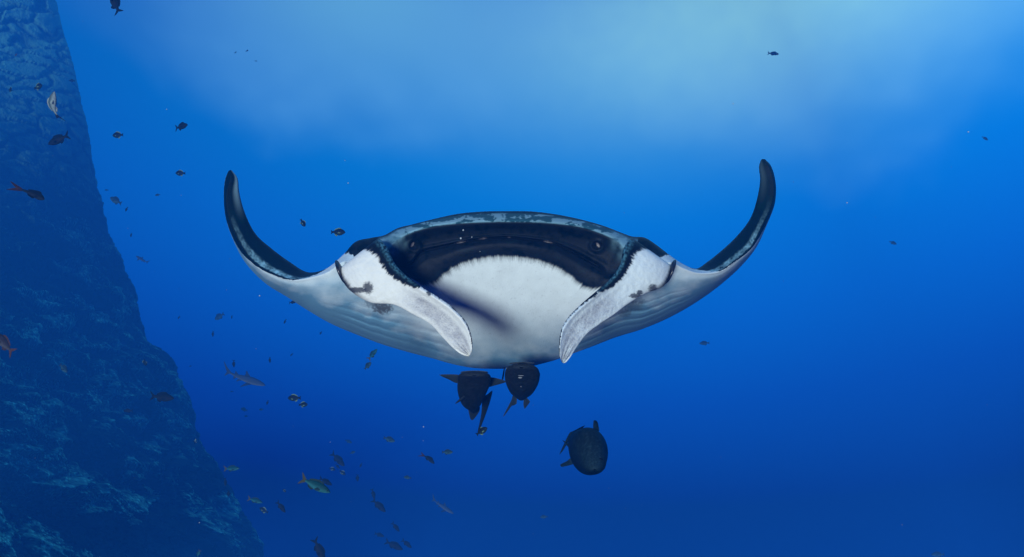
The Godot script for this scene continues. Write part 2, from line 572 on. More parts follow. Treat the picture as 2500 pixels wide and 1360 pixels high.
func body_color(u: float, v: float, vb: float, p: Vector3) -> Color:
	if v < 1.6 or v > 11.7:
		return BLACK
	var head := u > 12.5 and u < 25.5
	var feather: float
	if head:
		feather = hair(p.x * 0.11 + (p.x - 1240.0) * 0.0, v * 2.2, 1.0) * 0.42
		if v > 6.0 and v < 8.5:
			# strands fan out from the throat
			var ang := atan2(p.x - 1248.0, 900.0 - p.y)
			feather = hair(ang * 95.0, p.y * 0.02, 1.0) * 0.12 + 0.10 * bumpy.get_noise_1d(ang * 12.0)
	else:
		feather = hair(u * 3.2, v * 1.1, 4.0) * 0.55
	var soft := 0.15 if head else 0.12
	var white := smoothstep(-soft, soft, v - vb + feather)
	var mott := bumpy.get_noise_2d(p.x * 0.02, p.y * 0.02)
	var w := WHITE * (0.96 + 0.05 * mott)
	# grey-blue manta tone plus painted shade and water tint, faint scars and freckles
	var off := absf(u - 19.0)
	var wash_shade := smoothstep(7.6, 9.7, v) * lerpf(0.78, 1.0, smoothstep(3.0, 8.0, off)) + (0.25 + 0.35 * smoothstep(5.2, 7.6, v)) * smoothstep(5.0, 8.0, off)
	w = w.lerp(Color(0.03, 0.19, 0.31), clampf(wash_shade * (1.0 + 0.5 * bumpy.get_noise_2d(p.x * 0.012, p.y * 0.02)), 0.0, 0.85))
	var scar := absf(bumpy.get_noise_2d(p.x * 0.010 + 40.0, p.y * 0.035))
	w = w * (1.0 - 0.16 * smoothstep(0.012, 0.0, scar))
	var freckle := bumpy.get_noise_2d(p.x * 0.14 + 7.0, p.y * 0.14)
	w = w * (1.0 - 0.18 * smoothstep(0.50, 0.62, freckle))
	w = w * (0.98 + 0.05 * bumpy.get_noise_2d(p.x * 0.03, p.y * 0.03 + 30.0))
	var dark := BLACK * (1.0 + 0.5 * bumpy.get_noise_2d(p.x * 0.05, p.y * 0.05))
	if head:
		# scuffed pale band along the top rim, cyan top light painted in
		if v > 1.9 and v < 3.4:
			var n := bumpy.get_noise_2d(p.x * 0.018, p.y * 0.06) + 0.35 * bumpy.get_noise_2d(p.x * 0.09, p.y * 0.11)
			var band := smoothstep(2.12, 2.34, v) * smoothstep(3.02, 2.86, v)
			var patch := smoothstep(-0.04, 0.08, n + (v - 2.62) * 0.55)
			dark = dark.lerp(Color(0.02, 0.07, 0.09), band)
			dark = dark.lerp(Color(0.15, 0.27, 0.31), band * patch)
		var cheek := smoothstep(1012.0, 958.0, p.x) + smoothstep(1478.0, 1524.0, p.x)
		if cheek > 0.0 and v < 4.5:
			var n2 := 0.5 + 0.8 * bumpy.get_noise_2d(p.x * 0.03, p.y * 0.02)
			dark = dark.lerp(Color(0.14, 0.27, 0.33), clampf(cheek * n2 * smoothstep(1.9, 2.3, v) * smoothstep(4.4, 3.3, v), 0.0, 0.9))
		if v > 2.8 and v < 6.9:
			dark = dark * (1.15 + 0.5 * bumpy.get_noise_2d(p.x * 0.012, p.y * 0.03))
		# pale chips along the mouth line
		for g in [[1126.0, 20.0], [1180.0, 15.0], [1243.0, 6.0], [1337.0, 19.0]]:
			var e: float = absf(p.x - g[0]) / g[1]
			if e < 1.0 and absf(v - 4.93) < 0.2:
				var th: float = 0.12 * (1.0 - e) + 0.05 * bumpy.get_noise_2d(p.x * 0.3, 8.0)
				dark = dark.lerp(Color(0.30, 0.27, 0.27), smoothstep(th, th - 0.05, absf(v - 4.93)))
		for n3 in [[1007.0, 597.0], [1460.0, 598.0]]:
			var dd := pow((p.x - n3[0] - (p.y - n3[1]) * -0.5 * signf(n3[0] - 1200.0) * -1.0) / 3.4, 2.0) + pow((p.y - n3[1]) / 6.0, 2.0)
			dark = dark.lerp(Color(0.32, 0.29, 0.28), smoothstep(1.1, 0.6, dd))
	elif u < 9.2 or u > 28.8:
		# pale streak behind the leading edge of the wings, cyan highlight painted in
		var along_ := (1.0 if u < 19.0 else 0.8) * smoothstep(2.6, 5.5, minf(u, 38.0 - u)) * (0.75 + 0.5 * bumpy.get_noise_2d(u * 2.2, 1.0))
		var st := smoothstep(3.35, 3.8, v + 0.25 * hair(u * 1.6, v, 3.0)) * smoothstep(4.62, 4.3, v + 0.3 * hair(u * 2.5, v, 7.0))
		dark = dark.lerp(Color(0.002, 0.012, 0.018), 0.9)
		dark = dark.lerp(Color(0.14, 0.24, 0.28), smoothstep(3.4, 1.5, minf(u, 38.0 - u)) * smoothstep(3.4, 2.4, v) * (0.9 if u < 19.0 else 0.15))
		dark = dark.lerp(Color(0.22, 0.44, 0.52), clampf(st * along_ * (0.7 + 0.9 * bumpy.get_noise_2d(p.x * 0.03, p.y * 0.03) + 0.7 * bumpy.get_noise_2d(p.x * 0.12, p.y * 0.12)), 0.0, 1.0))
	# ink blots on the white behind the head fins
	for q in [[934.0, 751.0, 25.0, 16.0, 0.95], [908.0, 738.0, 18.0, 12.0, 0.6], [1545.0, 748.0, 26.0, 12.0, 0.55], [1525.0, 765.0, 16.0, 10.0, 0.5], [1560.0, 735.0, 16.0, 8.0, 0.4]]:
		if v > 5.0 and v < 10.5:
			var d2 := pow((p.x - q[0]) / q[2], 2.0) + pow((p.y - q[1]) / q[3], 2.0)
			if d2 < 3.0:
				w = w.lerp(Color(0.07, 0.08, 0.09), q[4] * smoothstep(1.5, 0.2, d2 + 0.9 * bumpy.get_noise_2d(p.x * 0.13, p.y * 0.13)))
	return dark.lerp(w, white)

# head fins: inner edge, outer edge, depth
const LOBE_L := [
	[908, 596, 830, 655, 3.98], [926, 583, 826, 664, 3.80], [946, 606, 851, 706, 3.70], [966, 646, 903, 738, 3.63], [998, 678, 962, 744, 3.57], [1030, 701, 1006, 766, 3.51],
	[1068, 724, 1050, 791, 3.46], [1106, 751, 1079, 822, 3.42], [1139, 788, 1104, 848, 3.38], [1152, 826, 1123, 863, 3.36], [1153, 852, 1137, 869, 3.35], [1148, 867, 1145, 870, 3.345]]
const LOBE_R := [
	[1566, 596, 1634, 650, 3.98], [1540, 584, 1642, 655, 3.80], [1522, 608, 1622, 697, 3.70], [1513, 648, 1573, 718, 3.63], [1487, 684, 1530, 744, 3.57], [1452, 714, 1497, 769, 3.51],
	[1416, 745, 1462, 792, 3.46], [1387, 775, 1433, 815, 3.42], [1370, 805, 1406, 850, 3.38], [1365, 840, 1391, 874, 3.36], [1366, 870, 1381, 885, 3.35], [1371, 884, 1376, 887, 3.345]]

func add_lobe(sheet: Sheet, rows: Array, centre: Vector3, right: bool) -> void:
	var top := PackedVector3Array()
	var low := PackedVector3Array()
	for r in rows:
		top.append(Vector3(r[0], r[1], r[4] * 400.0))
		low.append(Vector3(r[2], r[3], r[4] * 400.0 + 14.0))
	var tt := tangents(top, false)
	var lt := tangents(low, false)
	var per := 26
	var nu := (rows.size() - 1) * per + 1
	var sides := 220
	var pos := PackedVector3Array()
	var col := PackedColorArray()
	var seed_ := 30.0 if right else 10.0
	for a in nu:
		var u := float(a) / per
		var s := mini(int(u), rows.size() - 2)
		var f := u - s
		var t := along(top, tt, s, f)
		var l := along(low, lt, s, f)
		var mid := (t + l) * 0.5
		var half := (l - t) * 0.5
		var thick := lerpf(30.0, 8.0, smoothstep(0.0, 5.0, u)) * (1.0 - 0.75 * smoothstep(9.0, 11.0, u))
		for b in sides + 1:
			var w := TAU * b / sides
			var cw := cos(w)
			var sw := sin(w)
			var x := signf(cw) * pow(absf(cw), 0.85)
			var p := mid - half * x
			p.z += -thick * signf(sw) * pow(absf(sw), 0.8)
			var across := 0.5 - 0.5 * x        # 0 at the inner edge, 1 at the outer edge
			var front := sw > 0.0
			if front:
				# rolled inner rim, hollow behind it, and a belly towards the foot
				p.z -= 9.0 * exp(-pow((across - 0.10) / 0.10, 2.0)) * smoothstep(10.5, 7.0, u)
				p.z += 7.0 * exp(-pow((across - 0.55) / 0.25, 2.0)) * smoothstep(3.0, 5.5, u)
				p.z -= 14.0 * sin(across * PI) * smoothstep(3.5, 1.0, u)
				p.z += 1.6 * bumpy.get_noise_2d(p.x * 0.05, p.y * 0.05 + seed_) + 0.9 * bumpy.get_noise_2d(p.x * 0.16, p.y * 0.16 + seed_) * smoothstep(3.5, 5.5, u)
				# pleats near the tip
				p.z += 2.4 * smoothstep(6.5, 9.0, u) * sin(across * 26.0 + u) * smoothstep(0.35, 0.7, across)
			else:
				p.z += 5.0 * sin(across * PI)
			pos.append(spot(p.x, p.y, p.z / 400.0) - centre)
			col.append(lobe_color(u, across, front, p, seed_, right))
	weave(sheet, pos, col, nu, sides + 1, true, right)
	# make sure that the fin is not inside out
	var n := pos.size()
	var base := sheet.v.size() - n
	var probe := base + int(5.5 * per) * (sides + 1) + sides / 4
	if sheet.n[probe].dot(view.z) < 0.0:
		for k in range(base, sheet.v.size()):
			sheet.n[k] = -sheet.n[k]
		var first := sheet.i.size() - (nu - 1) * sides * 6
		for k in range(first, sheet.i.size(), 3):
			var z := sheet.i[k]
			sheet.i[k] = sheet.i[k + 1]
			sheet.i[k + 1] = z

func lobe_color(u: float, w: float, front: bool, p: Vector3, seed_: float, right: bool) -> Color:
	var c := Color(0.70, 0.71, 0.66) * (0.97 + 0.05 * bumpy.get_noise_2d(p.x * 0.03, p.y * 0.03))
	if not front:
		return c.lerp(BLACK, smoothstep(0.4, 0.2, w) * 0.9)
	if right:
		c = Color(c.r * 0.86, c.g * 0.95, c.b * 1.02)  # bluer light on the right fin, painted into its colour
	# scribbled grey texture along the middle
	var scr := absf(bumpy.get_noise_2d(p.x * 0.075 + seed_, p.y * 0.075))
	var line := maxf(smoothstep(0.06, 0.0, scr), 0.7 * smoothstep(0.06, 0.0, absf(bumpy.get_noise_2d(p.x * 0.05 + p.y * 0.03, p.y * 0.11 + seed_ * 2.0))))
	var mid := smoothstep(0.22, 0.42, w) * smoothstep(0.98, 0.75, w) * smoothstep(3.6, 5.4, u) * smoothstep(10.6, 9.4, u)
	var cloud := 0.5 + 1.1 * bumpy.get_noise_2d(p.x * 0.025, p.y * 0.025 + seed_)
	c = c.lerp(Color(0.22, 0.225, 0.26), clampf(mid * (0.36 + 0.28 * cloud + 0.5 * line), 0.0, 0.85))
	# fine folds across the foot
	var fold := smoothstep(0.03, 0.0, absf(fposmod(w * 14.0 + 0.6 * bumpy.get_noise_2d(u * 2.0, seed_), 1.0) - 0.5) * 0.3)
	c = c * (1.0 - 0.10 * fold * smoothstep(0.45, 0.7, w) * smoothstep(3.2, 1.5, u))
	# black inner rim with its feathered border, and the black cap on the shoulder
	var reach := 0.0
	if u < 4.9:
		reach = at_key([[0.0, 0.5], [0.6, 0.40], [1.0, 0.33], [1.5, 0.27], [2.0, 0.24], [3.0, 0.27], [4.0, 0.26], [4.6, 0.18], [5.0, 0.0]], u)
	elif right and u < 6.4:
		reach = 0.10 * smoothstep(6.6, 5.0, u)
	reach = maxf(reach, (0.05 if right else 0.025) * (0.6 + 1.5 * bumpy.get_noise_2d(u * 3.0, seed_)) * smoothstep(4.5, 6.0, u) + (0.05 * smoothstep(7.5, 9.0, u)))
	var ink := smoothstep(0.035, -0.035, w - reach + 0.10 * hair(u * 5.5, w * 4.0, seed_))
	var black := BLACK
	# cyan highlight painted on the crown of the rim
	var crown := smoothstep(0.16, 0.04, w) * smoothstep(0.6, 1.4, u) * smoothstep(5.2, 3.5, u) * (0.45 + 1.1 * bumpy.get_noise_2d(p.x * 0.11, p.y * 0.11))
	black = black.lerp(Color(0.07, 0.20, 0.25), clampf(crown, 0.0, 0.85))
	c = c.lerp(black, ink)
	# dark outer edge at the foot and ink blots
	var foot := smoothstep(0.90, 0.985, w + 0.03 * hair(u * 4.0, w, seed_ + 3.0)) * smoothstep(0.3, 0.9, u) * smoothstep(3.3, 1.6, u)
	c = c.lerp(BLACK, foot)
	var blots := [[1594.0, 703.0, 11.0, 10.0], [1552.0, 722.0, 16.0, 6.0], [1562.0, 714.0, 8.0, 6.0]] if right else [[898.0, 703.0, 13.0, 15.0], [872.0, 708.0, 24.0, 7.0], [1047.0, 716.0, 6.0, 7.0]]
	for q in blots:
		var d2: float = pow((p.x - q[0]) / q[2], 2.0) + pow((p.y - q[1]) / q[3], 2.0)
		if d2 < 4.0:
			c = c.lerp(Color(0.03, 0.035, 0.045), 0.9 * smoothstep(1.5, 0.3, d2 + 0.8 * bumpy.get_noise_2d(p.x * 0.15, p.y * 0.15)))
	return c

# ---------------------------------------------------------------- remoras and the black jack
func head_on(called: String, secs: Array, where: Vector3, label: String, category: String, group: String, pale: Color, top_light := 0.15) -> Node3D:
	# secs: x, y, depth, half width, half height of each section (in the direction frame), head first
	var o := thing(called, where, label, category, group)
	var pts := PackedVector3Array()
	var siz := PackedVector3Array()
	for s in secs:
		pts.append(Vector3(s[0], s[1], s[2] * 400.0))
		siz.append(Vector3(s[3], s[4], s[2] * 400.0))
	var pt := tangents(pts, false)
	var sz := tangents(siz, false)
	var rings := []
	var per := 12
	for a in (secs.size() - 1) * per + 1:
		var u := float(a) / per
		var s := mini(int(u), secs.size() - 2)
		var p := along(pts, pt, s, u - s)
		var z := along(siz, sz, s, u - s)
		var d := p.z / 400.0
		var unit := HALF_W / 1250.0 * d
		rings.append([spot(p.x, p.y, d) - where, view.x * maxf(z.x, 0.4) * unit, view.y * maxf(z.y, 0.4) * unit])
	var sh := Sheet.new()
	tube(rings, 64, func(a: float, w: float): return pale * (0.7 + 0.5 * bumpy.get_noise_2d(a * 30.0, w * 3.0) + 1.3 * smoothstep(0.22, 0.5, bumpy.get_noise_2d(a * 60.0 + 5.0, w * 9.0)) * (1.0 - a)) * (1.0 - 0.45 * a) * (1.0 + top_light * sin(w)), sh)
	piece("body", sh.mesh(), skin_paint(0.6, 0.15), o)
	return o

func blade(called: String, o: Node3D, pts: Array, thick: float, c: Color) -> void:
	# a fin whose corners are x, y, depth; it bends with its corners
	var mid := Vector3.ZERO
	for p in pts:
		mid += spot(p[0], p[1], p[2])
	mid /= pts.size()
	var a := spot(pts[0][0], pts[0][1], pts[0][2])
	var n := Vector3.ZERO
	for k in pts.size():
		var p := spot(pts[k][0], pts[k][1], pts[k][2]) - mid
		var l: int = (k + 1) % pts.size()
		n += p.cross(spot(pts[l][0], pts[l][1], pts[l][2]) - mid)
	n = n.normalized()
	var e := (a - mid - n * (a - mid).dot(n)).normalized()
	var g := n.cross(e)
	var flat := PackedVector2Array()
	for p in pts:
		var q := spot(p[0], p[1], p[2]) - mid
		flat.append(Vector2(q.dot(e), q.dot(g)))
	var place := func(p2: Vector2, off: float) -> Vector3: return mid + e * p2.x + g * p2.y + n * off - o.position
	piece(called, fin_mesh(flat, thick, place, c, c * 1.6), skin_paint(0.7, 0.1), o)

func dot_eye(o: Node3D, x: float, y: float, d: float, r: float, c: Color) -> void:
	var sp := SphereMesh.new()
	sp.radius = r
	sp.height = r * 2.0
	sp.radial_segments = 16
	sp.rings = 8
	var e := piece("eye", sp, paint(c, 0.2, 0.5), o)
	e.position = spot(x, y, d) - o.position

func make_remoras() -> void:
	var ink := Color(0.018, 0.024, 0.028)
	var grp := "black remoras riding under the belly of the manta"
	var o := head_on("remora", [[1158, 917, 4.17, 9, 2], [1158, 916, 4.18, 24, 5], [1158, 916, 4.21, 35, 9], [1158, 920, 4.26, 40, 14], [1157, 934, 4.36, 40, 22], [1153, 952, 4.50, 36, 27], [1151, 975, 4.68, 27, 24], [1154, 990, 4.86, 16, 14], [1156, 1000, 5.0, 9, 9], [1157, 1006, 5.1, 3, 4]],
		spot(1155, 950, 4.5), "black remora hanging below the manta with both side fins spread, left of its twin", "remora", grp, ink)
	# sucker plate on the crown of the head
	var pl := []
	for k in 7:
		var f := k / 6.0
		pl.append([spot(1158, 911 - 2.0 * sin(f * PI), 4.24 + 0.30 * f) - o.position, view.x * 0.094 * sqrt(sin(clampf(f, 0.06, 0.94) * PI)), view.y * 0.012])
	var ps := Sheet.new()
	tube(pl, 24, func(_a, _w): return Color(0.03, 0.034, 0.038), ps)
	piece("sucker_plate", ps.mesh(), skin_paint(0.4, 0.3), o)
	blade("pectoral_fin", o, [[1122, 916, 4.4], [1100, 914, 4.42], [1072, 915, 4.46], [1095, 926, 4.46], [1116, 936, 4.46]], 0.006, ink)
	blade("pectoral_fin", o, [[1192, 922, 4.4], [1214, 924, 4.42], [1237, 931, 4.46], [1212, 941, 4.46], [1186, 945, 4.46]], 0.006, ink)
	blade("pelvic_fin", o, [[1136, 962, 4.44], [1124, 974, 4.45], [1110, 986, 4.48], [1126, 978, 4.48], [1138, 968, 4.46]], 0.004, ink)
	blade("dorsal_fin", o, [[1182, 975, 4.8], [1192, 963, 4.85], [1199, 951, 4.9], [1197, 970, 4.95], [1190, 1000, 5.0], [1180, 1030, 5.05], [1166, 1066, 5.1], [1168, 1045, 5.05], [1173, 1010, 4.95]], 0.006, ink)
	blade("tail_fin", o, [[1141, 988, 5.0], [1158, 984, 5.0], [1171, 990, 5.05], [1170, 1005, 5.15], [1155, 1028, 5.3], [1149, 1020, 5.3], [1144, 1005, 5.15]], 0.008, ink)
	dot_eye(o, 1133, 913, 4.235, 0.006, Color(0.05, 0.06, 0.07))
	dot_eye(o, 1193, 920, 4.255, 0.006, Color(0.05, 0.06, 0.07))
	var r := head_on("remora", [[1273, 898, 4.165, 8, 3], [1273, 897, 4.175, 20, 6], [1274, 900, 4.22, 36, 12], [1275, 910, 4.30, 42, 21], [1275, 924, 4.42, 42, 31], [1274, 942, 4.60, 34, 29], [1273, 956, 4.80, 22, 19], [1273, 967, 5.0, 12, 11], [1272, 973, 5.12, 5, 5]],
		spot(1275, 930, 4.5), "black remora clinging to the manta's belly, its round head touching the white skin", "remora", grp, ink)
	var pl2 := []
	for k in 7:
		var f := k / 6.0
		pl2.append([spot(1275, 889 - 1.5 * sin(f * PI), 4.26 + 0.30 * f) - r.position, view.x * 0.088 * sqrt(sin(clampf(f, 0.06, 0.94) * PI)), view.y * 0.011])
	var ps2 := Sheet.new()
	tube(pl2, 24, func(_a, _w): return Color(0.03, 0.034, 0.038), ps2)
	piece("sucker_plate", ps2.mesh(), skin_paint(0.4, 0.3), r)
	blade("tail_fin", r, [[1254, 958, 4.95], [1262, 968, 5.0], [1261, 986, 5.05], [1250, 990, 5.08], [1240, 1003, 5.15], [1228, 1020, 5.2], [1232, 1008, 5.2], [1240, 993, 5.12], [1248, 978, 5.03]], 0.007, ink)
	blade("dorsal_fin", r, [[1280, 964, 4.95], [1285, 968, 5.0], [1294, 980, 5.05], [1288, 990, 5.1], [1281, 998, 5.15], [1278, 985, 5.1]], 0.006, Color(0.02, 0.03, 0.035))
	blade("pectoral_fin", r, [[1314, 905, 4.4], [1318, 912, 4.5], [1314, 930, 4.6], [1306, 946, 4.7], [1300, 935, 4.6], [1304, 918, 4.5]], 0.006, ink)
	blade("pelvic_fin", r, [[1230, 899, 4.75], [1233, 899, 4.75], [1229, 925, 4.8], [1225, 927, 4.8]], 0.004, ink)
	dot_eye(r, 1238, 900, 4.24, 0.007, Color(0.2, 0.24, 0.28))
	dot_eye(r, 1305, 899, 4.24, 0.007, Color(0.2, 0.24, 0.28))
	# pale scars on the snout
	for q in [[1270, 922, 4.24, 0.014, 0.005], [1272, 940, 4.36, 0.004, 0.016], [1277, 946, 4.42, 0.004, 0.013], [1267, 948, 4.42, 0.004, 0.010], [1272, 917, 4.22, 0.020, 0.003], [1288, 912, 4.25, 0.008, 0.003]]:
		var sp := SphereMesh.new()
		sp.radius = 1.0
		sp.height = 2.0
		sp.radial_segments = 12
		sp.rings = 6
		var sc := piece("scar", sp, paint(Color(0.2, 0.22, 0.24), 0.7), r)
		sc.transform = Transform3D(view * Basis.from_scale(Vector3(q[3], q[4], 0.008)), spot(q[0], q[1], q[2]) - r.position)

func make_jack() -> void:
	var ink := Color(0.010, 0.022, 0.026)
	var o := head_on("black_jack", [[1452, 1146, 3.955, 4, 3], [1452, 1146, 3.965, 11, 8], [1451, 1142, 3.995, 20, 15], [1449, 1132, 4.06, 30, 27], [1444, 1117, 4.18, 38, 43], [1438, 1103, 4.36, 46, 56], [1430, 1093, 4.58, 42, 48], [1414, 1081, 4.80, 27, 29], [1404, 1074, 5.0, 13, 14], [1396, 1068, 5.12, 5, 6]],
		spot(1438, 1100, 4.4), "big black jack turning head-on below the right head fin of the manta", "fish", "", ink, 0.75)
	blade("dorsal_fin", o, [[1449, 1050, 4.4], [1448, 1038, 4.45], [1448.5, 1029, 4.5], [1450, 1025, 4.5], [1453, 1025, 4.5], [1456, 1029, 4.5], [1459, 1036, 4.48], [1461, 1043, 4.45], [1463, 1052, 4.4]], 0.01, ink)
	blade("tail_fin", o, [[1400, 1064, 5.05], [1404, 1052, 5.1], [1417, 1024, 5.2], [1408, 1050, 5.15], [1401, 1066, 5.1], [1391, 1074, 5.15], [1361, 1105, 5.3], [1380, 1078, 5.15], [1391, 1066, 5.08]], 0.008, ink)
	blade("anal_fin", o, [[1390, 1094, 4.8], [1382, 1084, 4.9], [1370, 1073, 5.0], [1380, 1078, 4.95], [1392, 1086, 4.8]], 0.008, ink)
	blade("pectoral_fin", o, [[1394, 1118, 4.45], [1384, 1126, 4.5], [1368, 1134, 4.6], [1371, 1140, 4.6], [1390, 1136, 4.5], [1402, 1132, 4.42]], 0.01, ink)
	blade("pectoral_fin", o, [[1470, 1130, 4.3], [1477, 1140, 4.36], [1472, 1146, 4.36], [1466, 1140, 4.3]], 0.008, ink)
	dot_eye(o, 1470, 1116, 4.10, 0.012, Color(0.004, 0.005, 0.006))
	dot_eye(o, 1426, 1126, 4.07, 0.012, Color(0.004, 0.005, 0.006))
	var br := []
	for k in 7:
		var f := k / 6.0
		br.append([spot(lerpf(1447, 1472, f), lerpf(1119, 1122, f) - 2.0 * sin(f * PI), 4.03) - o.position, view.y * 0.004, view.z * 0.006])
	var bs := Sheet.new()
	tube(br, 8, func(_a, _w): return Color(0.004, 0.005, 0.006), bs)
	piece("mouth", bs.mesh(), skin_paint(0.7, 0.1), o)

# ---------------------------------------------------------------- side-on fish, one metre long, head towards +x
func fish_model(called: String, deep: float, bend: float, back: Color, belly: Color, fin: Color, tail: Color, forked: bool) -> Node3D:
	var o := Node3D.new()
	o.name = called
	var top := [[0.0, 0.005], [0.06, 0.07], [0.16, 0.125], [0.3, 0.165], [0.45, 0.17], [0.62, 0.125], [0.76, 0.065], [0.84, 0.045]]
	var low := [[0.0, 0.005], [0.06, 0.05], [0.16, 0.10], [0.3, 0.145], [0.45, 0.155], [0.62, 0.11], [0.76, 0.055], [0.84, 0.04]]
	var wid := [[0.0, 0.004], [0.06, 0.035], [0.16, 0.06], [0.3, 0.075], [0.45, 0.07], [0.62, 0.045], [0.76, 0.02], [0.84, 0.012]]
	var curve := func(p: Vector3) -> Vector3:
		# the tail end swings to one side
		var t := maxf(0.1 - p.x, 0.0)
		return Vector3(p.x, p.y, p.z + bend * t * t)
	var rings := []
	for k in 25:
		var t := 0.84 * k / 24.0
		var a := at_key(top, t) * deep
		var b := at_key(low, t) * deep
		var w := at_key(wid, t)
		rings.append([Vector3(0.5 - t, (a - b) * 0.5, 0.0), Vector3(0, 0, w), Vector3(0, (a + b) * 0.5, 0)])
	var sh := Sheet.new()
	tube(rings, 18, func(a: float, w: float): return belly.lerp(back, smoothstep(-0.5, 0.45, sin(w))) * (0.9 + 0.4 * bumpy.get_noise_2d(a * 25.0, w * 2.0)), sh)
	for k in sh.v.size():
		sh.v[k] = curve.call(sh.v[k])
	piece("body", sh.mesh(), skin_paint(0.6, 0.12), o)
	var up := func(p: Vector2, off: float) -> Vector3: return curve.call(Vector3(p.x, p.y, off))
	var tp: PackedVector2Array
	if forked:
		tp = PackedVector2Array([Vector2(-0.31, 0.035), Vector2(-0.38, 0.09), Vector2(-0.52, 0.19), Vector2(-0.46, 0.06), Vector2(-0.42, 0.0), Vector2(-0.46, -0.06), Vector2(-0.52, -0.19), Vector2(-0.38, -0.09), Vector2(-0.31, -0.035)])
	else:
		tp = PackedVector2Array([Vector2(-0.31, 0.04), Vector2(-0.38, 0.08), Vector2(-0.48, 0.14), Vector2(-0.46, 0.05), Vector2(-0.45, 0.0), Vector2(-0.46, -0.05), Vector2(-0.48, -0.14), Vector2(-0.38, -0.08), Vector2(-0.31, -0.04)])
	piece("tail_fin", fin_mesh(tp, 0.008, up, tail, tail), skin_paint(0.7, 0.1), o)
	var dy := 0.165 * deep
	piece("dorsal_fin", fin_mesh(PackedVector2Array([Vector2(0.24, dy * 0.85), Vector2(0.16, dy + 0.05), Vector2(0.02, dy + 0.055), Vector2(-0.14, dy * 0.8 + 0.04), Vector2(-0.24, dy * 0.5 + 0.03), Vector2(-0.2, dy * 0.45), Vector2(0.0, dy * 0.8)]), 0.006, up, fin, fin), skin_paint(0.7, 0.1), o)
	piece("anal_fin", fin_mesh(PackedVector2Array([Vector2(-0.02, -dy * 0.8), Vector2(-0.08, -dy - 0.04), Vector2(-0.2, -dy * 0.6 - 0.04), Vector2(-0.22, -dy * 0.4)]), 0.006, up, fin, fin), skin_paint(0.7, 0.1), o)
	for s in [-1.0, 1.0]:
		var side := func(p: Vector2, off: float) -> Vector3: return Vector3(p.x, p.y, s * (0.07 + (0.2 - p.x) * 0.45) + off)
		piece("pectoral_fin", fin_mesh(PackedVector2Array([Vector2(0.2, -0.02), Vector2(0.1, 0.0), Vector2(0.04, -0.05), Vector2(0.1, -0.08), Vector2(0.19, -0.06)]), 0.004, side, fin, fin), skin_paint(0.7, 0.1), o)
		var sp := SphereMesh.new()
		sp.radius = 0.018
		sp.height = 0.036
		sp.radial_segments = 10
		sp.rings = 5
		var e := piece("eye", sp, paint(Color(0.01, 0.01, 0.012), 0.2, 0.5), o)
		e.position = Vector3(0.40, 0.025, s * 0.046)
	return o

func put_animal(o: Node3D, px: float, py: float, long: float, angle: float, yaw: float, depth: float) -> void:
	# long: how far it reaches across the view; angle: where the head points, clockwise from right; yaw: turned towards (+) or from the viewer
	var size := long * HALF_W / 1250.0 * depth / maxf(cos(deg_to_rad(yaw)), 0.3)
	var b := view * Basis(Vector3.BACK, deg_to_rad(-angle))
	if absf(angle) > 90.0:
		b = b * Basis(Vector3.RIGHT, PI)
	b = b * Basis(Vector3.UP, deg_to_rad(-yaw))
	o.transform = Transform3D(b * Basis.from_scale(Vector3.ONE * size), spot(px, py, depth))

func make_fish() -> void:
	var grp := "small reef fish scattered through the blue water"
	var dark := Color(0.007, 0.010, 0.012)
	var kinds := {
		"dark": fish_model("dark_fish", 0.95, 0.0, dark, dark * 1.6, dark, dark, true),
		"bent": fish_model("bent_fish", 0.9, 2.2, dark, dark * 2.0, dark, Color(0.04, 0.022, 0.013), true),
		"teal": fish_model("teal_fish", 0.85, 0.0, Color(0.008, 0.045, 0.05), Color(0.022, 0.11, 0.125), Color(0.015, 0.03, 0.025), Color(0.04, 0.042, 0.012), true),
		"round": fish_model("round_fish", 1.35, 0.0, dark, Color(0.012, 0.024, 0.024), Color(0.10, 0.17, 0.10), dark, false),
		"grey": fish_model("grey_fish", 1.15, 0.0, Color(0.012, 0.03, 0.035), Color(0.03, 0.08, 0.085), Color(0.012, 0.025, 0.03), Color(0.012, 0.025, 0.03), false),
		"rust": fish_model("rusty_fish", 0.9, 0.0, Color(0.024, 0.022, 0.024), Color(0.06, 0.06, 0.062), Color(0.04, 0.026, 0.022), Color(0.055, 0.028, 0.022), true),
		"pale": fish_model("pale_fish", 0.9, -1.6, Color(0.06, 0.10, 0.10), Color(0.24, 0.30, 0.29), Color(0.22, 0.28, 0.26), Color(0.02, 0.035, 0.04), true)}
	var used := {}
	for f in FISH:
		var o: Node3D = kinds[f[6]]
		if used.has(f[6]):
			o = o.duplicate()
		var called: String = {"dark": "dark_fish", "bent": "bent_fish", "teal": "teal_fish", "round": "round_fish", "grey": "grey_fish", "rust": "rusty_fish", "pale": "pale_fish"}[f[6]]
		used[f[6]] = true
		o.name = numbered(called)
		add_child(o, true)
		put_animal(o, f[0], f[1], f[2], f[3], f[4], f[5] if f[5] < 5.6 or f[5] > 20.0 else f[5] * 1.3)
		tag(o, f[7], "fish", grp)

